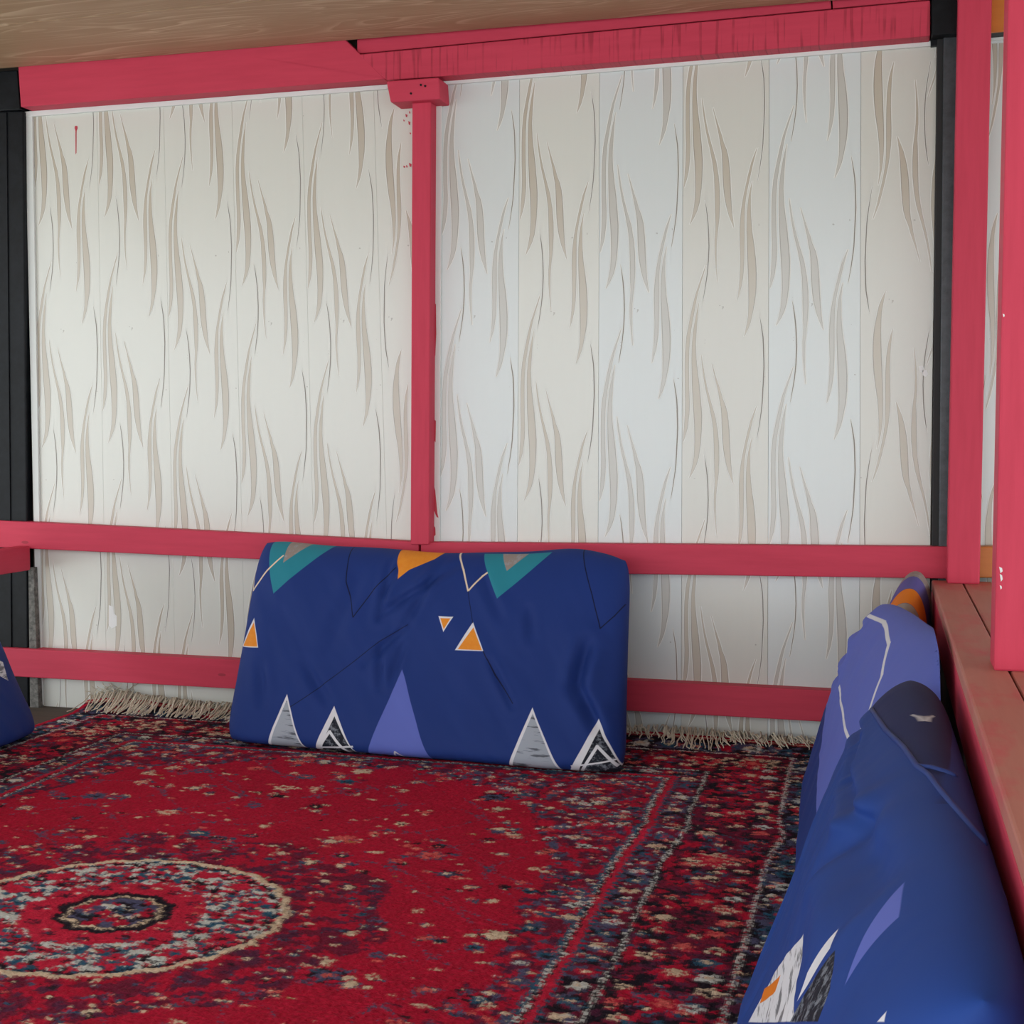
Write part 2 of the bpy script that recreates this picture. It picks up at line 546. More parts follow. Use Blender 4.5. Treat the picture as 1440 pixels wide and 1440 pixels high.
# ================================================================== FRAME
HY = -0.064
h1 = board_px('header_beam', [(25, 91), (300, 70), (484, 54), (541, 110), (541, 111), (300, 129.5), (29, 150.5)], HY, 0.0, M['red_x'], 0.003)
tag(h1, 'smooth red header beam ending in a slanted cut above the left wall panels', 'beam')
h2 = board_px('header_beam', [(502, 76.5), (1308, 0), (1308, 50.5), (624, 107), (543, 112.5)], HY, 0.0, M['red_saw'], 0.003)
tag(h2, 'red header beam with rough vertical saw marks above the right wall panels', 'beam')
c1 = board_px('cap_board', [(502, 55), (1167, -9), (1169, 12), (502, 75.5)], HY + 0.012, 0.0, M['red_x2'], 0.002)
tag(c1, 'long thin red board between the ceiling and the saw-marked beam', 'board')
c2 = board_px('cap_board', [(1170, -10), (1308, -22), (1308, -1), (1171, 11.8)], HY + 0.012, 0.0, M['red_x'], 0.002)
tag(c2, 'short thin red board on the saw-marked beam next to the black steel', 'board')
bk = board_px('joint_block', [(543, 114), (617, 108.5), (619, 139), (549, 144)], HY - 0.022, 0.0, M['red_x'], 0.004)
tag(bk, 'small red block with nail heads under the joint of the header beams', 'block')
for (x, y) in [(578, 131.5), (592, 119.5), (598, 121)]:
    q = onY(x, y, HY - 0.022)
    bm = bmesh.new()
    bmesh.ops.create_cone(bm, cap_ends=True, segments=10, radius1=0.0035, radius2=0.003, depth=0.004, matrix=Matrix.Translation(q) @ Matrix.Rotation(math.pi / 2, 4, 'X'))
    link('nail_head', bm_mesh(bm, 'nail_head'), M['black'], bk)
mp = board_px('frame_post', [(579.5, 142), (606, 140), (603, 766), (577, 766)], -0.055, 0.0, M['red_z'], 0.003)
tag(mp, 'slim red upright post between the two wall bays under the joint block', 'post')

RY = -0.045
r1 = board_px('wall_rail', [(-70, 728.5), (588.5, 762), (588.5, 797), (-70, 766.5)], RY, 0.0, M['red_x'], 0.003)
tag(r1, 'upper red rail across the left wall bay, behind the big cushion', 'rail')
r2 = board_px('wall_rail', [(591.5, 762.5), (1345, 769), (1345, 814), (591.5, 803)], RY, 0.0, M['red_x2'], 0.003)
tag(r2, 'upper red rail across the right wall bay, running to the ledge', 'rail')
r3 = board_px('wall_rail', [(-60, 907.5), (1262, 976.5), (1262, 1021), (-60, 947)], RY, 0.0, M['red_x'], 0.003)
tag(r3, 'lower red rail near the rug, passing behind the big cushion', 'rail')

# black steel posts and the ends of black beams
lp = board_px('steel_post', [(-52, 156), (32, 156), (40, 1018), (-36, 1026)], -0.026, 0.0085, M['black'], 0.004)
tag(lp, 'black steel corner post left of the cream panels', 'post')
lf = board_px('face', [(-40, 158), (9, 158), (17, 1018), (-30, 1022)], -0.030, -0.026, M['black'], 0.001, lp)
lb = board_px('steel_beam', [(-90, 106), (24, 98.5), (28, 154), (-90, 162)], -0.040, 0.045, M['black'], 0.003)
tag(lb, 'end of a black steel beam beside the smooth red header', 'beam')
cs = board_px('concrete_strip', [(39.5, 798), (47, 798), (55, 1008), (42, 1008)], -0.029, -0.0005, M['concrete'], 0.002)
tag(cs, 'narrow rough grey strip between the black corner post and the panels', 'strip')
rp = board_px('steel_post', [(1317.5, 50), (1362, 50), (1353, 1080), (1307, 1080)], -0.018, 0.0085, M['seal'], 0.003)
tag(rp, 'black steel post between the wall panels and the red ledge post', 'post')
board_px('face', [(1327, 50), (1364, 50), (1356, 1080), (1317, 1080)], -0.030, -0.018, M['steel'], 0.002, rp)
rb = board_px('steel_beam', [(1309.5, -25), (1600, -48), (1600, 28), (1388, 46), (1309.5, 49)], -0.060, 0.045, M['black'], 0.003)
tag(rb, 'black steel beam end above the black post by the ledge', 'beam')
ob = board_px('trim_board', [(1391, -20), (1600, -38), (1600, 28), (1391, 46)], -0.068, -0.060, M['orange'], 0.002)
tag(ob, 'orange board high up on the black beam beyond the ledge', 'board')
og = board_px('wall_rail', [(1366, 768.5), (1640, 768.5), (1640, 814), (1366, 812.5)], RY, 0.0, M['orange'], 0.003)
tag(og, 'orange varnished rail on the next bay beyond the red ledge', 'rail')

# ---- the ledge on the right: two top planks and the inner board
LZ = 0.472
led = tag(empty('ledge', (0.20, -1.6, 0.0)), 'red painted plank ledge with worn top running along the right side', 'ledge')
box('top_plank', (0.130, -3.25, LZ - 0.028), (0.2035, -0.046, LZ), M['red_worn'], 0.004, led)
box('top_plank', (0.2065, -3.25, LZ - 0.028), (0.277, -0.046, LZ), M['red_worn'], 0.004, led)
box('inner_board', (0.1302, -3.25, LZ - 0.115), (0.165, -0.046, LZ - 0.0282), M['red_y'], 0.003, led)
box('gap_shade_panel', (0.1405, -3.25, -0.012), (0.160, -0.046, LZ - 0.1155), M['back'], 0.002, led)  # dark panel added below the inner board to keep the gap dark
for yy in (-0.12, -1.43, -2.75):
    box('support', (0.167, yy - 0.04, -0.02), (0.24, yy + 0.04, LZ - 0.0282), M['red_z'], 0.003, led)

def upright(x0, x1, y0, y1, label):
    o = box('ledge_post', (x0, y0, LZ - 0.0005), (x1, y1, 1.959), M['red_z'], 0.004)
    return tag(o, label, 'post')
upright(0.1645, 0.2435, -0.115, -0.062, 'red square post on the ledge, in front of the black steel post')
p2 = upright(0.180, 0.262, -1.405, -1.325, 'red square post with chipped paint midway along the ledge')
for (x, y, w, h) in [(1405, 797, 5, 9), (1406, 807, 4, 11), (1406, 823, 3, 6), (1410, 441, 3, 5)]:
    fr = [onY(a, b, -1.4058) for a, b in [(x, y), (x + w * 0.8, y + h * 0.2), (x + w, y + h * 0.7), (x + w * 0.4, y + h)]]
    link('paint_chip', bm_mesh(prism(fr, [v + Vector((0, 0.001, 0)) for v in fr]), 'paint_chip'), M['trim'], p2)

# ---- the rail on the left side
sr = box('side_rail', (-2.60, -3.25, 0.425), (-2.555, -0.05, 0.500), M['red_y'], 0.003)
tag(sr, 'dark red rail along the left side above the navy cushion', 'rail')
for yy in (-1.0, -2.0, -3.1):
    box('support', (-2.598, yy - 0.035, -0.02), (-2.557, yy + 0.035, 0.4245), M['red_z'], 0.003, sr)

# ================================================================== NOISE
def vnoise(x, y, seed=0):
    x = np.asarray(x, float); y = np.asarray(y, float)
    xi, yi = np.floor(x).astype(np.int64), np.floor(y).astype(np.int64)
    xf, yf = x - xi, y - yi
    def h(a, b):
        n = (a * 374761393 + b * 668265263 + seed * 974711) & 0x7fffffff
        n = ((n ^ (n >> 13)) * 1274126177) & 0x7fffffff
        return ((n ^ (n >> 16)) & 0xffff) / 65535.0
    s = xf * xf * (3 - 2 * xf); t_ = yf * yf * (3 - 2 * yf)
    return (h(xi, yi) * (1 - s) + h(xi + 1, yi) * s) * (1 - t_) + (h(xi, yi + 1) * (1 - s) + h(xi + 1, yi + 1) * s) * t_

def fbm(x, y, seed=0, oct=4):
    v = 0; a = 0.5
    for k in range(oct):
        v = v + a * (vnoise(x * 2 ** k, y * 2 ** k, seed + k) - 0.5)
        a *= 0.5
    return v

# ================================================================== RUG
RX0, RX1 = -2.37, -0.10
RY0, RY1 = -3.22, -0.035
RCX, RCY = -1.305, -1.615
CELL = 0.0036
nx = int((RX1 - RX0) / CELL); ny = int((RY1 - RY0) / CELL)
gx = RX0 + (np.arange(nx) + 0.5) * (RX1 - RX0) / nx
gy = RY0 + (np.arange(ny) + 0.5) * (RY1 - RY0) / ny
GX, GY = np.meshgrid(gx, gy)
PAL = np.array([srgb(*c)[:3] for c in [
    (172, 18, 50),    # 0 field red
    (188, 30, 60),    # 1 bright crimson
    (112, 24, 52),    # 2 wine
    (30, 22, 34),     # 3 black navy
    (38, 82, 108),    # 4 teal
    (208, 188, 162),  # 5 cream
    (206, 92, 88),    # 6 salmon
    (78, 78, 108),    # 7 slate
    (84, 34, 62),     # 8 plum
    (196, 200, 196),  # 9 white
    (150, 110, 60),   # 10 ochre
]])
# woven lines waver a little
wob = 0.012 * fbm(GX * 3.2, GY * 3.2, 11, 3) + 0.009 * fbm(GX * 75, GY * 75, 12, 2)
kink = 0.03 * np.exp(-((GY + 0.86) / 0.10) ** 2) * np.clip((GX + 0.9) / 0.5, 0, 1)
PX = GX + wob - kink * 0.6
PY = GY + 0.010 * fbm(GX * 3.0, GY * 3.0, 23, 3) + 0.009 * fbm(GX * 75, GY * 75, 24, 2)
dx = np.minimum(PX - RX0, RX1 - PX)
dy = np.minimum(PY - RY0, RY1 - PY)
d = np.minimum(dx, dy)
along = np.where(dx < dy, PY, PX)
img = np.zeros((ny, nx), dtype=np.int8)
rnd = rng.random((ny, nx))
f1 = fbm(GX * 44, GY * 44, 3, 2); f2 = fbm(GX * 56, GY * 56, 5, 2); f3 = fbm(GX * 60, GY * 40, 9, 2)

# ground colours by zone
sp = d < 0.50
corner = (np.abs(PX - RCX) / 0.70) ** 2.6 + (np.abs(PY - RCY) / 1.10) ** 2.6
lobe = 1.0 + 0.05 * np.cos(np.arctan2((PY - RCY) * 0.66, PX - RCX) * 14)
fieldm = (corner < lobe)
img[:] = 0
img[~fieldm] = 0
m = ~fieldm
img[m & (f1 > 0.03)] = 2
img[m & (f2 > 0.10)] = 8
img[m & (f3 > 0.15)] = 7
def band(a, b, c, extra=None):
    q = (d >= a) & (d < b)
    if extra is not None: q &= extra
    img[q] = c
band(-1, 0.41, 0)
band(0.0, 0.020, 0)
band(0.020, 0.105, 3)
q = (d >= 0.02) & (d < 0.105)
img[q & (f1 > 0.07)] = 7
img[q & (f2 > 0.14)] = 8
band(0.105, 0.112, 9, np.mod(along, 0.013) < 0.0095)
band(0.112, 0.300, 3)
q = (d >= 0.112) & (d < 0.300)
img[q & (f1 > 0.04)] = 2
img[q & (f2 > 0.12)] = 8
img[q & (f3 < -0.13)] = 0
band(0.300, 0.312, 3)
band(0.303, 0.309, 9, np.mod(along, 0.013) < 0.009)
band(0.312, 0.368, 2)
q = (d >= 0.312) & (d < 0.368)
img[q & (f2 > 0.05)] = 7
img[q & (f1 > 0.09)] = 3
band(0.368, 0.376, 4, np.mod(along, 0.02) < 0.015)
band(0.376, 0.390, 1)
band(0.390, 0.398, 3)
band(0.394, 0.401, 9, np.mod(along, 0.014) < 0.008)
band(0.401, 0.409, 4)

def stamp(cx, cy, r, core, petal, n=6, rim=None, squash=1.0, rot=0.0, only=None, amp=0.25):
    i0, i1 = int((cx - r * 1.7 - RX0) / CELL), int((cx + r * 1.7 - RX0) / CELL) + 2
    j0, j1 = int((cy - r * 1.7 - RY0) / CELL), int((cy + r * 1.7 - RY0) / CELL) + 2
    i0, j0 = max(i0, 0), max(j0, 0); i1, j1 = min(i1, nx), min(j1, ny)
    if i1 - i0 < 2 or j1 - j0 < 2: return
    X = PX[j0:j1, i0:i1] - cx; Y = (PY[j0:j1, i0:i1] - cy) / squash
    R = np.hypot(X, Y) / r
    A = np.arctan2(Y, X) + rot
    shape = 1.0 + amp * np.cos(n * A) + 0.25 * (rnd[j0:j1, i0:i1] - 0.5)
    R = R / shape
    s = img[j0:j1, i0:i1]
    if rim is not None: s[(R < 1.25)] = rim
    s[R < 1.0] = petal
    s[R < 0.42] = core

R_ = random.Random(21)
def sprig(x, y, s, pal):
    """a blossom with leaves and buds"""
    for k in range(R_.randint(2, 4)):
        a = R_.uniform(0, 6.28); l = s * R_.uniform(1.2, 2.4)
        stamp(x + l * math.cos(a), y + l * math.sin(a) * 0.8, s * R_.uniform(0.28, 0.55), R_.choice(pal), R_.choice(pal), 4, None, R_.uniform(0.5, 1.0), a)
    stamp(x, y, s, R_.choice([0, 5, 3, 6]), R_.choice(pal), R_.choice([5, 6, 8]), R_.choice([None, None, 3, 7]), 0.85, R_.uniform(0, 3))

def rand_in(n, test, fn):
    c = 0; tries = 0
    while c < n and tries < n * 30:
        tries += 1
        x = R_.uniform(RX0 + 0.03, RX1 - 0.03); y = R_.uniform(RY0 + 0.03, RY1 - 0.03)
        i = min(nx - 1, int((x - RX0) / CELL)); j = min(ny - 1, int((y - RY0) / CELL))
        if test(i, j):
            fn(x, y); c += 1

rad = np.hypot((PX - RCX) / 1.10, (PY - RCY))
# vines of thin dark stalks in the red field
vine = np.abs(np.sin(PX * 16 + 2.2 * np.sin(PY * 9)) * np.cos(PY * 15 + 2 * np.sin(PX * 8)))
img[fieldm & (vine < 0.020) & (rnd < 0.55)] = 7
ff = fieldm & (rad > 0.40)
rand_in(210, lambda i, j: ff[j, i], lambda x, y: sprig(x, y, R_.uniform(0.008, 0.014), [5, 5, 4, 7, 3, 6, 5]))
rand_in(50, lambda i, j: ff[j, i], lambda x, y: sprig(x, y, R_.uniform(0.018, 0.026), [7, 4, 5, 2, 6, 7, 0]))
rand_in(190, lambda i, j: ff[j, i], lambda x, y: stamp(x, y, R_.uniform(0.004, 0.008), 5, R_.choice([5, 5, 6, 4, 3, 10]), 4, None, 0.7))
sq = (~fieldm) & (d > 0.41)
rand_in(330, lambda i, j: sq[j, i], lambda x, y: sprig(x, y, R_.uniform(0.009, 0.016), [4, 5, 7, 6, 4, 9, 0]))
rand_in(420, lambda i, j: sq[j, i], lambda x, y: stamp(x, y, R_.uniform(0.004, 0.008), 5, R_.choice([5, 4, 6, 9, 3, 7]), 4))
# borders: regular blossoms with buds between
def border_run(dist, step, fn):
    for side in range(4):
        if side < 2:
            x = RX0 + dist if side == 0 else RX1 - dist
            n = int((RY1 - RY0 - 2 * dist) / step)
            for k in range(n + 1): fn(x, RY0 + dist + k * (RY1 - RY0 - 2 * dist) / n, k)
        else:
            y = RY0 + dist if side == 2 else RY1 - dist
            n = int((RX1 - RX0 - 2 * dist) / step)
            for k in range(n + 1): fn(RX0 + dist + k * (RX1 - RX0 - 2 * dist) / n, y, k)
def main_flower(x, y, k):
    o = 0.028 * (1 if k % 2 else -1)
    jx, jy = R_.uniform(-.008, .008), R_.uniform(-.008, .008)
    stamp(x + jx, y + jy, 0.036, R_.choice([5, 6, 3]), R_.choice([0, 1, 0, 2]), 7, R_.choice([5, 3, 4, 8, 3]), 0.9, R_.uniform(0, 3), amp=0.3)
border_run(0.205, 0.115, main_flower)
border_run(0.150, 0.060, lambda x, y, k: stamp(x + R_.uniform(-.01, .01), y + R_.uniform(-.01, .01), R_.uniform(.012, .020), R_.choice([5, 0, 3]), R_.choice([5, 6, 0, 4, 9]), 5, None, .8))
border_run(0.262, 0.060, lambda x, y, k: stamp(x + R_.uniform(-.01, .01), y + R_.uniform(-.01, .01), R_.uniform(.012, .020), R_.choice([5, 0, 3]), R_.choice([1, 6, 0, 5, 2]), 5, None, .8))
bm_ = (d > 0.116) & (d < 0.298)
rand_in(1500, lambda i, j: bm_[j, i], lambda x, y: stamp(x, y, R_.uniform(0.005, 0.011), R_.choice([5, 0, 3]), R_.choice([0, 1, 5, 6, 3, 4, 0, 3, 2, 8]), 4, None, R_.uniform(0.4, 0.9)))
gm_ = (d > 0.024) & (d < 0.102)
border_run(0.062, 0.075, lambda x, y, k: stamp(x, y, 0.024, R_.choice([5, 3, 0]), [4, 0, 9, 4][k % 4], 6, R_.choice([3, 7]), .8))
rand_in(900, lambda i, j: gm_[j, i], lambda x, y: stamp(x, y, R_.uniform(0.005, 0.010), R_.choice([9, 5]), R_.choice([4, 9, 7, 0, 6, 3, 4, 5]), 4, None, R_.uniform(.4, .9)))
im_ = (d > 0.314) & (d < 0.366)
border_run(0.340, 0.055, lambda x, y, k: stamp(x, y, 0.017, R_.choice([5, 0]), [4, 9, 0, 4, 5][k % 5], 5, None, .8))
rand_in(600, lambda i, j: im_[j, i], lambda x, y: stamp(x, y, R_.uniform(0.004, 0.008), 5, R_.choice([4, 9, 0, 5, 6, 3, 4]), 4, None, .6))

# medallion
ang = np.arctan2(PY - RCY, (PX - RCX) / 1.10)
rl = rad - 0.0035 * np.cos(24 * ang)
halo = (rad > 0.28) & (rad < 0.45 + 0.02 * np.cos(10 * ang))
img[halo & (f1 > 0.02)] = 2
img[halo & (f2 > 0.11)] = 8
hi_ = [0]
rand_in(420, lambda i, j: halo[j, i], lambda x, y: stamp(x, y, R_.uniform(0.004, 0.010), R_.choice([5, 3]), R_.choice([4, 5, 7, 3, 0, 6, 4, 5]), 5, None, .7))
inner = rl < 0.285
img[inner] = 1
g1 = fbm(GX * 70, GY * 70, 71, 2); g3_ = fbm(GX * 75, GY * 60, 73, 2)
img[inner & (rl > 0.150) & (g1 > 0.03)] = 4
img[inner & (rl > 0.150) & (g3_ > 0.05)] = 9
img[inner & (rl > 0.170) & (g1 < -0.12)] = 3
for ring, n, s, pc in [(0.232, 16, 0.026, 1), (0.175, 14, 0.015, 0), (0.130, 12, 0.011, 2)]:
    for k in range(n):
        a = k * 2 * math.pi / n + ring * 9
        stamp(RCX + ring * 1.10 * math.cos(a), RCY + ring * math.sin(a), s, R_.choice([3, 4, 1]), pc, 5, 3 if ring < 0.2 else None, .8)
for k in range(150):
    a = R_.uniform(0, 6.28); r0 = R_.uniform(0.10, 0.27)
    stamp(RCX + r0 * 1.10 * math.cos(a), RCY + r0 * math.sin(a), R_.uniform(.005, .009), R_.choice([9, 5]), R_.choice([9, 4, 5, 9]) if r0 > 0.16 else R_.choice([1, 0, 2, 6, 5]), 4, None, .5)
img[(rl > 0.274) & (rl < 0.287)] = 5
img[(rl > 0.262) & (rl < 0.270) & (rnd < 0.75)] = 3
r2l = rad - 0.004 * np.cos(10 * ang)
img[r2l < 0.098] = 3
img[(r2l > 0.072) & (r2l < 0.080) & (rnd < 0.75)] = 5
img[(r2l < 0.070) & (f1 > -0.01)] = 0
img[(r2l < 0.070) & (f2 > 0.05)] = 7
for k in range(26):
    a = R_.uniform(0, 6.28); r0 = R_.uniform(0, 0.06)
    stamp(RCX + r0 * math.cos(a), RCY + r0 * math.sin(a), R_.uniform(.006, .011), 5, R_.choice([9, 5, 4, 1, 3]), 4, None, .6)
# fuzzy weave: knots straying one place along the weft, and stray knots
sh = rng.integers(-1, 2, (ny, nx))
idx = np.clip(np.arange(nx)[None, :] + sh, 0, nx - 1)
img = np.take_along_axis(img, idx, axis=1)
# woven end strips (red with a cream line) by the fringe
e = np.minimum(GY - RY0, RY1 - GY)
img[(e < 0.024)] = 0
img[(e > 0.010) & (e < 0.015)] = 5
img[(e > 0.018) & (e < 0.024)] = 3
colr = PAL[img]
val = 0.74 + 0.50 * rng.random((ny, nx, 1)) + 0.30 * fbm(GX * 70, GY * 150, 61, 2)[..., None] + 0.25 * fbm(GX * 6, GY * 6, 31, 3)[..., None]
colr = colr * val
for ax in (0, 1):
    colr = 0.13 * np.roll(colr, 1, ax) + 0.74 * colr + 0.13 * np.roll(colr, -1, ax)
colr = np.clip(colr, 0, 1)

# surface: soft waves, one low crease, the end rising against the wall, and the pile
vx = np.linspace(RX0, RX1, nx + 1); vy = np.linspace(RY0, RY1, ny + 1)
VX, VY = np.meshgrid(vx, vy)
def rug_height(x, y):
    z = 0.005 + 0.006 * fbm(x * 2.0, y * 2.0, 41, 3)
    ridge = np.exp(-((y + 0.90 + 0.10 * (x + 0.4)) / 0.035) ** 2) * np.clip((x + 0.85) / 0.4, 0, 1) * np.clip((-0.22 - x) / 0.12, 0, 1)
    z = z + 0.012 * ridge
    s = RY1 - y
    lift = np.clip((0.10 - s) / 0.10, 0, 1) ** 1.6
    z = z + lift * (0.014 + 0.016 * np.exp(-((x + 2.25) / 0.18) ** 2) + 0.010 * np.exp(-((x + 0.55) / 0.25) ** 2) + 0.008 * fbm(x * 5, y * 0, 77, 2))
    sl = x - RX0
    z = z - 0.004 * np.clip((0.05 - sl) / 0.05, 0, 1)
    return z
relief = np.array([0.0, 0.0002, -0.0004, -0.0012, 0.0, 0.0010, 0.0005, -0.0002, -0.0006, 0.0010, 0.0])[img]
rv = np.zeros(VX.shape); rv[:ny, :nx] += relief; rv[1:, 1:] += relief; rv[:ny, 1:] += relief; rv[1:, :nx] += relief
VZ = rug_height(VX, VY) + 0.0024 * (rng.random(VX.shape) - 0.5) + rv / 4
verts = np.stack([VX, VY, VZ], -1).reshape(-1, 3).astype(np.float32)
I = np.arange(ny)[:, None] * (nx + 1) + np.arange(nx)[None, :]
quads = np.stack([I, I + 1, I + nx + 2, I + nx + 1], -1).reshape(-1, 4).astype(np.int32)
# a skirt closes the edge of the rug downwards
me = bpy.data.meshes.new('rug')
bord = np.concatenate([np.arange(nx + 1), (np.arange(1, ny + 1) * (nx + 1) + nx), (ny * (nx + 1) + np.arange(nx - 1, -1, -1)), (np.arange(ny - 1, 0, -1) * (nx + 1))])
low = verts[bord].copy(); low[:, 2] -= 0.010
nb = len(bord); base = len(verts)
sk = np.stack([bord, np.roll(bord, -1) , base + np.roll(np.arange(nb), -1), base + np.arange(nb)], -1).astype(np.int32)[:, ::-1]
verts = np.concatenate([verts, low]); allq = np.concatenate([quads, sk])
me.vertices.add(len(verts)); me.vertices.foreach_set('co', verts.ravel())
me.loops.add(allq.size); me.loops.foreach_set('vertex_index', allq.ravel())
me.polygons.add(len(allq))
me.polygons.foreach_set('loop_start', np.arange(0, allq.size, 4, dtype=np.int32))
me.polygons.foreach_set('use_smooth', np.ones(len(allq), dtype=bool))
me.update(calc_edges=True)
ca = me.color_attributes.new('knots', 'FLOAT_COLOR', 'CORNER')
lc = np.ones((len(allq), 4, 4), dtype=np.float32)
lc[:len(quads), :, :3] = colr.reshape(-1, 1, 3)
lc[len(quads):, :, :3] = PAL[0]
ca.data.foreach_set('color', lc.ravel())
t = NT('knotted_wool')
at = t.n('Attribute', attribute_name='knots')
t.bump(t.noise(t.mapping(t.coord(), (140, 240, 1)), 1.0, 3), 0.6, 0.003)
M['rug'] = t.out(at.outputs['Color'], rough=0.92, spec=0.15)
rug = link('rug', me, M['rug'])
tag(rug, 'crimson patterned rug with a cream edged medallion covering the platform', 'rug')

# fringe along the wall end of the rug
def tubes(paths, rad, sides=4):
    V, Fc = [], []
    for path in paths:
        b0 = len(V)
        for i, p in enumerate(path):
            a = path[max(i - 1, 0)]; c = path[min(i + 1, len(path) - 1)]
            tn = (c - a).normalized()
            s = tn.cross(Vector((0.3, 0.2, 1))).normalized()
            w = tn.cross(s).normalized()
            rr = rad * (0.7 if i == len(path) - 1 else 1.0)
            for k in range(sides):
                q = k * 2 * math.pi / sides
                V.append(p + s * (rr * math.cos(q)) + w * (rr * math.sin(q)))
        for i in range(len(path) - 1):
            for k in range(sides):
                Fc.append((b0 + i * sides + k, b0 + i * sides + (k + 1) % sides, b0 + (i + 1) * sides + (k + 1) % sides, b0 + (i + 1) * sides + k))
        Fc.append(tuple(b0 + k for k in range(sides))[::-1])
        Fc.append(tuple(b0 + (len(path) - 1) * sides + k for k in range(sides)))
    return V, Fc
def rz(x, y):
    return float(rug_height(np.array(x), np.array(min(y, RY1))))
paths = []
x = RX0 + 0.01
while x < RX1 - 0.01:
    left = x < -1.55
    if left:
        n_here = 2 if x > -2.28 else 1
        reach = R_.uniform(0.06, 0.115)
    else:
        n_here = R_.choice([1, 1, 2, 2])
        reach = R_.uniform(0.005, 0.05) if x > -0.42 or x < -0.56 else R_.uniform(0.04, 0.11)
    for k in range(n_here):
        xs = x + R_.uniform(-.004, .004)
        sw = R_.uniform(-.03, .03) + (0.012 if left else 0.02)
        z0 = rz(xs, RY1)
        yb_ = RY1 + R_.uniform(0.006, 0.022)
        up = R_.uniform(0.006, 0.02)
        pts = [Vector((xs, RY1 - 0.004, z0 + 0.001)), Vector((xs + sw * .1, yb_, z0 + up * 0.8)), Vector((xs + sw * .25, RY1 - 0.006, z0 + up + 0.004))]
        for fq in (0.3, 0.6, 0.85, 1.0):
            yy = RY1 - 0.006 - reach * fq
            pts.append(Vector((xs + sw * (0.25 + 0.75 * fq) + R_.uniform(-.004, .004), yy, rz(xs, yy) + 0.005 + up * (1 - fq) * 0.7 + R_.uniform(0, .003))))
        paths.append(pts)
    x += R_.uniform(0.005, 0.009)
for k in range(26):     # loose ends standing at the left corner
    xs = R_.uniform(-2.36, -2.22)
    z0 = rz(xs, RY1)
    paths.append([Vector((xs, RY1 - 0.004, z0)), Vector((xs + R_.uniform(-.02, .02), RY1 + 0.012, z0 + R_.uniform(.01, .025))), Vector((xs + R_.uniform(-.04, .04), RY1 + R_.uniform(0.0, .022), z0 + R_.uniform(.015, .045)))])
V, Fc = tubes(paths, 0.0019)
me = bpy.data.meshes.new('fringe')
me.from_pydata(V, [], Fc)
me.polygons.foreach_set('use_smooth', [True] * len(me.polygons))
t = NT('cotton_fringe')
M['fringe'] = t.out(t.mix(t.noise(t.coord(), 40, 3), (0.56, 0.51, 0.40, 1), (0.78, 0.73, 0.61, 1)), 0.9)
fr_ = link('fringe', me, M['fringe'], rug)
fr_['kind'] = 'stuff'
fr_['label'] = 'cream cotton fringe'

# ================================================================== CUSHIONS
NAVY = srgb(29, 54, 122)
C = dict(navy=NAVY, teal=srgb(42, 132, 150), orange=srgb(236, 160, 60), deep_orange=srgb(222, 122, 28), white=srgb(218, 220, 226),
         grey=srgb(160, 168, 180), black=srgb(26, 30, 42), peri=srgb(94, 108, 190), line=srgb(14, 20, 52), purple=srgb(96, 92, 160),
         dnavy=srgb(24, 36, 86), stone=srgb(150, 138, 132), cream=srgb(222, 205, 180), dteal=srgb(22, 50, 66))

def cushion_mat(name, shapes, NAVY=NAVY):
    """shapes: ('poly', [uv..], colour, texture) or ('line', [uv..], colour, half width) in cushion metres"""
    t = NT(name)
    uv = t.coord('UV')
    n0 = t.noise(uv, 7, 3)
    col = t.mix(t.math('MULTIPLY', n0, 0.4), NAVY, tuple(c * 0.82 for c in NAVY[:3]) + (1,))
    streak = t.noise(t.mapping(uv, (9, 55, 1), (0, 0, 0), (0, 0, 0.25)), 1.0, 4, 0.65)
    dirt = t.ramp(streak, [(0.53, BW(0)), (0.60, BW(1))])
    fine = t.noise(t.mapping(uv, (60, 60, 1)), 1.0, 4, 0.7)
    scr = t.ramp(fine, [(0.50, BW(0)), (0.62, BW(1))])
    def mask(poly):
        cx = sum(p[0] for p in poly) / len(poly); cy = sum(p[1] for p in poly) / len(poly)
        m = None
        for i in range(len(poly)):
            (x0, y0), (x1, y1) = poly[i], poly[(i + 1) % len(poly)]
            a, b = y0 - y1, x1 - x0
            l = math.hypot(a, b)
            if l < 1e-6: continue
            a, b = a / l, b / l
            c = -(a * x0 + b * y0)
            if a * cx + b * cy + c < 0: a, b, c = -a, -b, -c
            dd = t.math('ADD', t.vec('DOT_PRODUCT', uv, (a, b, 0)), c)
            m = dd if m is None else t.math('MINIMUM', m, dd)
        return t.math('MULTIPLY', m, 700.0, clamp=True)
    for s in shapes:
        if s[0] == 'poly':
            _, poly, cn, tex = s
            c = C[cn]
            if tex == 'grey':
                cc = t.mix(t.math('MULTIPLY', dirt, 0.75), c, C['black'])
            elif tex == 'scratch':
                cc = t.mix(t.math('MULTIPLY', scr, 0.5), c, C['grey'])
            elif tex == 'fade':
                cc = t.mix(fine, c, C['deep_orange'])
            else:
                cc = c
            col = t.mix(mask(poly), col, cc)
        else:
            _, pts, cn, hw = s
            for (x0, y0), (x1, y1) in zip(pts[:-1], pts[1:]):
                l = math.hypot(x1 - x0, y1 - y0)
                nxn, nyn = -(y1 - y0) / l * hw, (x1 - x0) / l * hw
                ex, ey = (x1 - x0) / l * hw * 0.6, (y1 - y0) / l * hw * 0.6
                col = t.mix(mask([(x0 - ex + nxn, y0 - ey + nyn), (x1 + ex + nxn, y1 + ey + nyn), (x1 + ex - nxn, y1 + ey - nyn), (x0 - ex - nxn, y0 - ey - nyn)]), col, C[cn])
    w = t.noise(t.mapping(uv, (900, 900, 1)), 1.0, 1)
    t.bump(w, 0.08, 0.0006)
    return t.out(col, rough=0.68, spec=0.2)

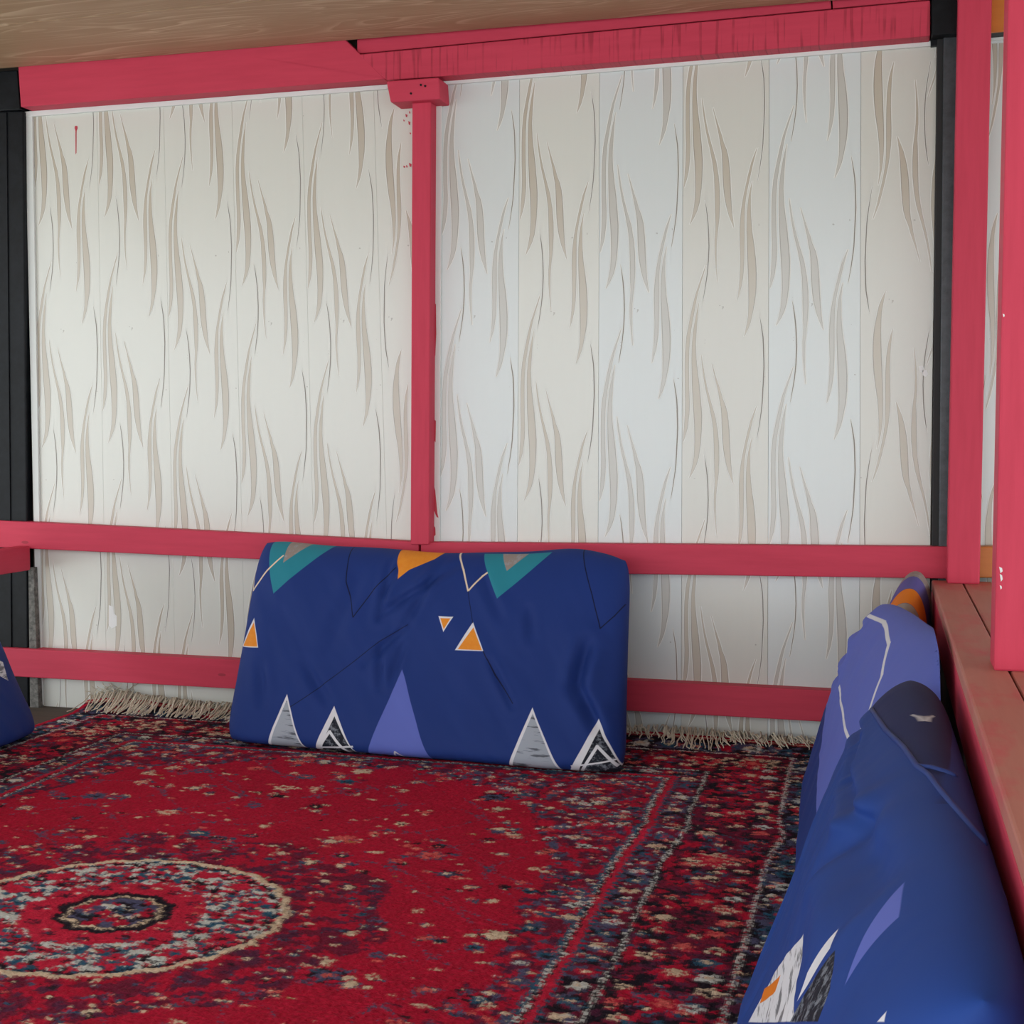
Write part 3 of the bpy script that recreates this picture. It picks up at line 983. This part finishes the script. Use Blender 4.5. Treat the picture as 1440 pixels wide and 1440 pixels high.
def cushion(name, O, U, V, L, H, T, mat, label, creases=(), nu=190, nv=104, seed=1, ea=7.0, eb=4.0, outline=None, bulge=1.0, group=None, wr=1.0, bend=None, ledge_side=False):
    """O = middle of the bottom edge, U along the length, V up the cushion; front faces U x V"""
    U = U.normalized(); V = V.normalized()
    N = U.cross(V); N.z = 0; N.normalize()      # thickness lies level, so the cushion sits flat
    a = np.linspace(-1, 1, nu); b = np.linspace(-1, 1, nv)
    # crowd rows towards the rim so that the rounding is smooth
    a = np.sign(a) * (1 - (1 - np.abs(a)) ** 1.45); b = np.sign(b) * (1 - (1 - np.abs(b)) ** 1.45)
    A, B = np.meshgrid(a, b)
    u = (A + 1) / 2 * L; v = (B + 1) / 2 * H
    prof = np.sqrt(np.clip((1 - np.abs(A) ** ea), 0, 1)) * np.sqrt(np.clip((1 - np.abs(B) ** np.where(B < 0, 14.0, eb)), 0, 1))
    verts_all = []
    uvs_all = []
    quads_all = []
    for side in (1, -1):
        w = T / 2 * prof
        if side > 0:
            soft = np.clip(prof * 1.4, 0, 1)
            w = w * bulge + soft * wr * (0.020 * fbm(u * 4, v * 4, seed, 3) + 0.016 * fbm((u + v * .6) * 11, (v - u * .3) * 5, seed + 9, 3))
            for (p0, p1, wd, dp) in creases:
                ex, ey = p1[0] - p0[0], p1[1] - p0[1]
                l2 = ex * ex + ey * ey
                tt = np.clip(((u - p0[0]) * ex + (v - p0[1]) * ey) / l2, 0, 1)
                ds = np.hypot(u - p0[0] - tt * ex, v - p0[1] - tt * ey)
                sgn = np.sign((u - p0[0]) * ey - (v - p0[1]) * ex)
                fade = np.sin(np.pi * np.clip(tt * 0.9 + 0.05, 0, 1)) ** 0.5
                w = w - 1.5 * dp * soft * fade * (np.exp(-(ds / wd) ** 2) - 0.55 * np.exp(-((ds - 1.9 * wd) / (1.2 * wd)) ** 2))
        du = 0.010 * fbm(v * 6, A * 0 + 3.3, seed + 3, 2) * np.sign(A) * np.abs(A) ** 3
        dv = 0.014 * fbm(u * 4, B * 0 + 1.7, seed + 5, 2) * np.sign(B) * np.abs(B) ** 3
        pu, pv = u - L / 2 + du, v + dv * (B > 0)
        # rounded corners
        cr = (np.abs(A) ** 8) * (np.abs(B) ** 8)
        pu = pu - np.sign(A) * 0.012 * cr; pv = pv - np.sign(B) * np.where(B > 0, 0.012, 0.004) * cr
        if outline: pu, pv = outline(A, B, pu, pv)
        P = (np.array(O)[None, None, :] + pu[..., None] * np.array(U) + pv[..., None] * np.array(V) + (side * w)[..., None] * np.array(N))
        if bend is not None:
            P = bend(P, A, B)
        if ledge_side:
            P[..., 0] = np.minimum(P[..., 0], 0.1285 if ledge_side is True else ledge_side)      # pressed against the ledge
        base = sum(len(q) for q in verts_all)
        verts_all.append(P.reshape(-1, 3))
        uvs_all.append(np.stack([u, v], -1).reshape(-1, 2))
        I = base + np.arange(nv - 1)[:, None] * nu + np.arange(nu - 1)[None, :]
        q = np.stack([I, I + 1, I + nu + 1, I + nu], -1).reshape(-1, 4)
        quads_all.append(q if side > 0 else q[:, ::-1])
    P = np.concatenate(verts_all); UVs = np.concatenate(uvs_all); Q = np.concatenate(quads_all)
    me = bpy.data.meshes.new(name)
    me.from_pydata(P.tolist(), [], Q.tolist())
    uvl = me.uv_layers.new(name='UVMap')
    uvl.data.foreach_set('uv', UVs[Q.ravel()].astype(np.float32).ravel())
    bm = bmesh.new(); bm.from_mesh(me)
    bmesh.ops.remove_doubles(bm, verts=bm.verts, dist=1e-5)
    bm.to_mesh(me); bm.free()
    me.polygons.foreach_set('use_smooth', [True] * len(me.polygons))
    me.update()
    o = link(name, me, mat)
    tag(o, label, 'cushion', group)
    return o, N

from mathutils.bvhtree import BVHTree
from mathutils.interpolate import poly_3d_calc
def surface_uv(o):
    """pixel -> place on this cushion's cover, in cushion metres"""
    me = o.data
    vs_ = [v.co + o.location for v in me.vertices]
    ps = [tuple(p.vertices) for p in me.polygons]
    tree = BVHTree.FromPolygons(vs_, ps)
    uvd = me.uv_layers[0].data
    def hit(px, py, want_loc=False):
        loc, nor, idx, dist = tree.ray_cast(CAM, ray(px, py).normalized())
        if loc is None: return None
        if want_loc: return loc
        w = poly_3d_calc([vs_[i] for i in ps[idx]], loc)
        li = me.polygons[idx].loop_indices
        return (sum(w[k] * uvd[l].uv[0] for k, l in enumerate(li)), sum(w[k] * uvd[l].uv[1] for k, l in enumerate(li)))
    def f(px, py, tx=None, ty=None):
        h = hit(px, py)
        if h is None and tx is not None:
            for k in range(1, 41):
                h = hit(px + (tx - px) * k / 40.0, py + (ty - py) * k / 40.0)
                if h: break
        return h or (0.0, 0.0)
    f.hit = hit
    return f

def bilinear_inv(quad, px, py):
    """quad TL, TR, BR, BL in px -> (s, t) with t = 0 at the bottom"""
    (x0, y0), (x1, y1), (x2, y2), (x3, y3) = quad
    s, t_ = 0.5, 0.5
    for _ in range(12):
        X = (1 - t_) * ((1 - s) * x3 + s * x2) + t_ * ((1 - s) * x0 + s * x1)
        Y = (1 - t_) * ((1 - s) * y3 + s * y2) + t_ * ((1 - s) * y0 + s * y1)
        Xs = (1 - t_) * (x2 - x3) + t_ * (x1 - x0); Ys = (1 - t_) * (y2 - y3) + t_ * (y1 - y0)
        Xt = ((1 - s) * x0 + s * x1) - ((1 - s) * x3 + s * x2); Yt = ((1 - s) * y0 + s * y1) - ((1 - s) * y3 + s * y2)
        det = Xs * Yt - Xt * Ys
        ex, ey = px - X, py - Y
        s += (ex * Yt - Xt * ey) / det; t_ += (Xs * ey - ex * Ys) / det
    return s, t_

# ---- big cushion against the back wall
LC, HC = 1.092, 0.585
QC = [(333, 768), (884, 793), (882, 1096), (327, 1047)]
def cp(x, y):            # from the 2.4x crop at (300, 740)
    s, t_ = bilinear_inv(QC, 300 + x / 2.4, 740 + y / 2.4)
    return (s * LC, t_ * HC)
P_ = lambda *pts: [cp(*p) for p in pts]
sh = [
    ('poly', P_((112, 58), (375, 70), (192, 243)), 'teal', None),
    ('poly', P_((186, 55), (290, 62), (205, 140)), 'stone', 'scratch'),
    ('line', P_((78, 165), (97, 235), (150, 165), (195, 115)), 'cream', 0.0030),
    ('poly', P_((127, 322), (166, 422), (82, 423)), 'white', None),
    ('poly', P_((129, 336), (162, 419), (90, 420)), 'orange', 'fade'),
    ('line', P_((434, 80), (455, 200), (500, 322), (560, 225), (622, 150)), 'line', 0.0022),
    ('poly', P_((608, 85), (700, 85), (680, 150), (640, 190)), 'orange', 'fade'),
    ('poly', P_((690, 85), (775, 92), (748, 118), (670, 158)), 'orange', 'fade'),
    ('line', P_((825, 100), (860, 160), (888, 235), (930, 185), (992, 138)), 'cream', 0.0030),
    ('poly', P_((912, 108), (1150, 122), (990, 265)), 'teal', None),
    ('poly', P_((978, 112), (1070, 118), (1010, 172)), 'stone', 'scratch'),
    ('line', P_((1248, 105), (1300, 260), (1330, 370), (1370, 330), (1396, 295)), 'line', 0.0022),
    ('poly', P_((796, 319), (850, 322), (818, 376)), 'white', None),
    ('poly', P_((803, 326), (842, 327), (819, 368)), 'orange', 'fade'),
    ('poly', P_((917, 340), (959, 441), (860, 437)), 'white', None),
    ('poly', P_((920, 358), (954, 438), (869, 434)), 'orange', 'fade'),
    ('line', P_((888, 235), (902, 290), (916, 345)), 'line', 0.0016),
    ('line', P_((957, 440), (1000, 520), (1062, 612)), 'line', 0.0022),
    ('line', P_((300, 625), (380, 575), (520, 470), (600, 405), (690, 350)), 'line', 0.0018),  # not print: shade of a crease, drawn as a dark line
    ('poly', P_((298, 572), (385, 790), (228, 770)), 'white', None),
    ('poly', P_((300, 590), (377, 785), (240, 765)), 'grey', 'grey'),
    ('poly', P_((470, 612), (560, 800), (392, 785)), 'white', None),
    ('poly', P_((474, 645), (560, 800), (416, 785)), 'black', 'scratch'),
    ('line', P_((425, 748), (462, 696), (532, 788)), 'white', 0.0045),
    ('line', P_((428, 752), (540, 748)), 'white', 0.0035),
    ('poly', P_((688, 496), (815, 830), (575, 805)), 'peri', None),
    ('line', P_((668, 800), (684, 765), (718, 800)), 'white', 0.0030),
    ('poly', P_((1128, 622), (1235, 875), (1034, 855)), 'white', None),
    ('poly', P_((1130, 640), (1227, 875), (1046, 855)), 'grey', 'grey'),
    ('poly', P_((1332, 663), (1420, 880), (1218, 875)), 'white', None),
    ('poly', P_((1335, 695), (1420, 880), (1248, 875)), 'black', 'scratch'),
    ('line', P_((1278, 838), (1330, 750), (1388, 825)), 'white', 0.0045),
    ('line', P_((1250, 815), (1385, 800)), 'white', 0.0030),
]
Oc = Vector((-1.160, -0.398, 0.010))
Uc = Vector((1.08, -0.050, -0.006))
lean = math.radians(27)
Vc = Vector((-0.048, math.sin(lean), math.cos(lean)))
cr = [(cp(590, 320), cp(830, 140), 0.012, 0.007), (cp(600, 130), cp(590, 330), 0.010, 0.006), (cp(560, 480), cp(690, 350), 0.012, 0.006),
      (cp(600, 420), cp(620, 560), 0.010, 0.006), (cp(650, 540), cp(680, 420), 0.010, 0.005), (cp(1290, 420), cp(1260, 560), 0.018, 0.016),
      (cp(1265, 560), cp(1330, 690), 0.016, 0.012), (cp(1100, 300), cp(1110, 400), 0.012, 0.005), (cp(180, 480), cp(210, 600), 0.014, 0.006),
      (cp(340, 470), cp(440, 600), 0.014, 0.006), (cp(780, 130), cp(690, 340), 0.012, 0.007), (cp(500, 180), cp(420, 420), 0.02, 0.005),
      (cp(930, 180), cp(1010, 330), 0.014, 0.005), (cp(640, 130), cp(600, 240), 0.010, 0.006), (cp(1060, 620), cp(980, 470), 0.008, 0.005)]
def outl(A, B, pu, pv):
    pu = pu * (1 + 0.016 * (1 - B) / 2)
    top = np.clip(B, 0, 1) ** 2
    x = (A + 1) / 2
    pv = pv + top * (0.012 * np.exp(-((x - 0.02) / 0.10) ** 2) - 0.012 * np.exp(-((x - 0.50) / 0.13) ** 2) + 0.014 * np.exp(-((x - 0.86) / 0.09) ** 2) - 0.005 * np.exp(-((x - 1.0) / 0.035) ** 2))
    return pu, pv
cushion('cushion', Oc, Uc, Vc, LC, HC, 0.155, cushion_mat('cushion_print_big', sh), 'big navy cushion with printed triangles and mountains leaning on the back wall', cr, outline=outl, seed=3, nu=260, nv=140, ea=14.0, eb=4.5)

# ---- a frame for the cushions along the right ledge and for the left one
class Frame:
    def __init__(s, O, U, V, L, H, off=0.0):
        s.O, s.U, s.V, s.L, s.H = O, U.normalized(), V.normalized(), L, H
        s.N = s.U.cross(s.V).normalized(); s.off = off
    def uv(s, px, py):
        q = onPlane(px, py, s.O + s.N * s.off, s.N) - s.O
        return (q.dot(s.U) + s.L / 2, q.dot(s.V))

def side_frame(y_far, L, xb, zb, xt, zt, H, skew=0.0, right=True, off=0.06):
    U = Vector((0, -1, 0)) if right else Vector((0, 1, 0))
    V = Vector((xt - xb, 0, zt - zb))
    O = Vector((xb, y_far - L / 2, zb))
    return Frame(O, U, V, L, H, off)

# farthest: upright against the ledge, striped end by the wall
F1 = Frame(Vector((0.024, -0.262, 0.012)), Vector((-0.07, -0.6, 0)), Vector((0.045, 0, 0.46)), 0.34, 0.498, 0.05)
def bend1(P, A, B):
    # its top sinks towards the near end
    P = P.copy(); P[..., 2] -= 0.075 * ((A + 1) / 2) ** 1.3 * ((B + 1) / 2)
    return P
o1, _n = cushion('cushion', F1.O, F1.U, F1.V, F1.L, F1.H, 0.125, None, 'cushion with orange, purple and grey stripes standing against the ledge by the wall', seed=12, nu=150, nv=80, ea=16, eb=2.4, bend=bend1, ledge_side=True)
h1_ = surface_uv(o1)
b1, b2, b3, b4 = [h1_(x, y, 1285, 850)[0] for x, y in ((1290, 812), (1282, 828), (1274, 848), (1270, 856))]
def stripe(u0, u1, c, tx=None):
    return ('poly', [(u0, -.1), (u1, -.1), (u1, .7), (u0, .7)], c, tx)
st = [stripe(-.1, b1, 'stone', 'scratch'), stripe(b1, b2, 'purple'), stripe(b2, b3, 'deep_orange'), stripe(b3, .7, 'stone'), stripe(b3 + .035, b3 + .043, 'black')]
o1.data.materials.append(cushion_mat('cushion_print_striped', st))

# middle: leaning, periwinkle end with a white line; its near end slants under the next one
F2 = Frame(Vector((-0.100, -0.815, 0.014)), Vector((0, -0.75, 0)), Vector((0.095, 0, 0.40)), 0.76, 0.465, 0.065)
def bend2(P, A, B):
    # twisted: it leans back further towards the near end
    P = P.copy(); P[..., 0] += 0.13 * ((A + 1) / 2) ** 0.8 * ((B + 1) / 2) + 0.045 * np.clip((A + 0.1) / 1.1, 0, 1) ** 2
    return P
def outl2(A, B, pu, pv):
    s_ = np.clip(A, 0, 1) ** 1.2
    return pu + s_ * (0.46 * (1 - (B + 1) / 2)), pv
o2, _n = cushion('cushion', F2.O, F2.U, F2.V, F2.L, F2.H, 0.155, None, 'cushion with a periwinkle end and white outline between two other cushions at the ledge',
        [((0.02, 0.36), (0.10, 0.33), 0.014, 0.007), ((0.03, 0.30), (0.14, 0.28), 0.012, 0.006), ((0.02, 0.40), (0.09, 0.40), 0.012, 0.007), ((0.05, 0.05), (0.04, 0.22), 0.014, 0.007)], seed=22, nu=170, nv=96, wr=0.6, outline=outl2, bend=bend2, ea=9, eb=2.6, ledge_side=0.105)
h2_ = surface_uv(o2)
g2 = lambda x, y: h2_(x, y, 1200, 1000)
a2, c2_ = g2(1152, 1060), g2(1160, 1213)
s2 = [('poly', [(-.1, a2[1] + 0.11), a2, c2_, (1.3, c2_[1] + 0.22), (1.3, 0.6), (-.1, 0.6)], 'peri', None),
      ('line', [g2(1222, 858), g2(1243, 875), g2(1250, 905), g2(1240, 950), g2(1222, 1000), g2(1200, 1052), g2(1186, 1010), g2(1180, 965)], 'white', 0.0045)]
o2.data.materials.append(cushion_mat('cushion_print_periwinkle', s2))

# near: big blue face, its slanting end lies against the middle one
F3 = Frame(Vector((-0.066, -1.945, 0.010)), Vector((0.02, -1, 0)), Vector((0.125, 0, 0.385)), 1.40, 0.447, 0.075)
def outl3(A, B, pu, pv):
    # the far end slants: it reaches further along at the top
    s_ = np.clip(-A, 0, 1) ** 1.2
    return pu + s_ * (0.50 * (1 - (B + 1) / 2)), pv
def bend3(P, A, B):
    # the hem spreads out over the rug towards the near end
    k = np.clip(-B, 0, 1) ** 2 * np.exp(-((A + 0.2) / 0.7) ** 2)
    P = P.copy(); P[..., 0] -= 0.035 * k
    return P
o3, _n = cushion('cushion', F3.O, F3.U, F3.V, F3.L, F3.H, 0.205, None, 'large blue cushion beside the periwinkle one along the ledge',
        [((0.02, 0.37), (0.25, 0.38), 0.008, 0.007), ((0.25, 0.38), (0.45, 0.36), 0.009, 0.008), ((0.42, 0.36), (0.75, 0.385), 0.010, 0.009), ((0.75, 0.37), (1.05, 0.40), 0.03, 0.014), ((0.70, 0.30), (0.78, 0.40), 0.03, 0.010), ((0.3, 0.1), (0.2, 0.25), 0.02, 0.006)],
        seed=35, nu=230, nv=110, wr=0.7, outline=outl3, bend=bend3, ea=16, eb=2.2, ledge_side=0.122)
h3_ = surface_uv(o3)
g3 = lambda x, y: h3_(x, y, 1230, 1230)
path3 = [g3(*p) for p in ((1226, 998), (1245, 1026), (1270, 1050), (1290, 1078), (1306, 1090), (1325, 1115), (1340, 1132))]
s3 = [('poly', [(-.3, path3[0][1]), path3[0], (path3[0][0], .7), (-.3, .7)], 'dnavy', None)]  # darker cloth above the seam, with some shade painted into its tone
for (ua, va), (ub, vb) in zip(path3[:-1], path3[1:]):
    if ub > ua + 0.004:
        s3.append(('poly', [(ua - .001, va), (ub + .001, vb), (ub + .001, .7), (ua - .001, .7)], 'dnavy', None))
s3 += [
      ('line', [g3(1282, 1005), g3(1292, 1008), g3(1300, 1014)], 'white', 0.0012),
      ('poly', [g3(1130, 1312), g3(1118, 1438), g3(1052, 1438), g3(1090, 1366)], 'white', 'grey'),
      ('poly', [g3(1098, 1370), g3(1090, 1395), g3(1068, 1412), g3(1075, 1390)], 'deep_orange', None),
      ('poly', [g3(1214, 1248), g3(1205, 1290), g3(1170, 1330), g3(1120, 1410), g3(1135, 1368), g3(1180, 1305)], 'white', None),
      ('poly', [g3(1175, 1335), g3(1168, 1390), g3(1150, 1438), g3(1110, 1438), g3(1130, 1400)], 'black', 'scratch'),
      ('poly', [g3(1276, 1232), g3(1263, 1300), g3(1190, 1438), g3(1160, 1438), g3(1180, 1400), g3(1215, 1315)], 'peri', None),
      ('poly', [g3(1248, 1420), g3(1244, 1438), g3(1232, 1438)], 'white', None)]
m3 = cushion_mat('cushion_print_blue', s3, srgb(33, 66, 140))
seams = []
for pts in ([(1226, 998), (1245, 1026), (1270, 1050), (1290, 1078), (1306, 1090), (1325, 1115), (1348, 1142), (1372, 1172), (1392, 1194)], [(1290, 1078), (1310, 1080), (1330, 1086), (1350, 1094)]):
    pp = []
    for (xa, ya), (xb, yb_) in zip(pts[:-1], pts[1:]):
        for k in range(4):
            q = h3_.hit(xa + (xb - xa) * k / 4, ya + (yb_ - ya) * k / 4, True)
            if q is not None: pp.append(q)
    if len(pp) > 3: seams.append(pp)
V, Fc = tubes(seams, 0.0042, 8)
me = bpy.data.meshes.new('seam'); me.from_pydata(V, [], Fc)
me.polygons.foreach_set('use_smooth', [True] * len(me.polygons))
t = NT('seam_cloth')
link('seam', me, t.out(srgb(32, 58, 126), 0.65), o3)
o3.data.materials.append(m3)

# left: dark navy cushion leaning on the left rail
F4 = Frame(Vector((-2.305, -0.96, 0.008)), Vector((0, 1, 0)), Vector((-0.2, 0, 0.42)), 1.10, 0.485, 0.06)
g4 = F4.uv
s4 = [('poly', [g4(-12, 912), g4(3, 918), g4(10, 945), g4(4, 942), g4(-14, 935)], 'white', 'grey'),
      ('poly', [(0.35, 0.0), (0.55, 0.0), (0.45, 0.25)], 'peri', None)]
cushion('cushion', F4.O, F4.U, F4.V, F4.L, F4.H, 0.15, cushion_mat('cushion_print_dark', s4), 'navy cushion leaning on the left rail by the black corner post', seed=44, nu=130, nv=76)

# a cushion of the next booth, just showing beyond the ledge
F5 = Frame(Vector((0.595, -0.20, -0.01)), Vector((1, 0, 0)), Vector((0, 0.22, 0.97)), 0.62, 0.51, 0.05)
s5 = [('poly', [(-.1, .42), (.7, .42), (.7, .7), (-.1, .7)], 'white', None)]
tag(box('floor_next', (0.30, -3.30, -0.06), (1.9, 0.03, -0.013), M['floor'], 0.002), kind='structure')
cushion('cushion', F5.O, F5.U, F5.V, F5.L, F5.H, 0.14, cushion_mat('cushion_print_next', s5), 'navy and white cushion of the next booth beyond the ledge', seed=51, nu=80, nv=60)
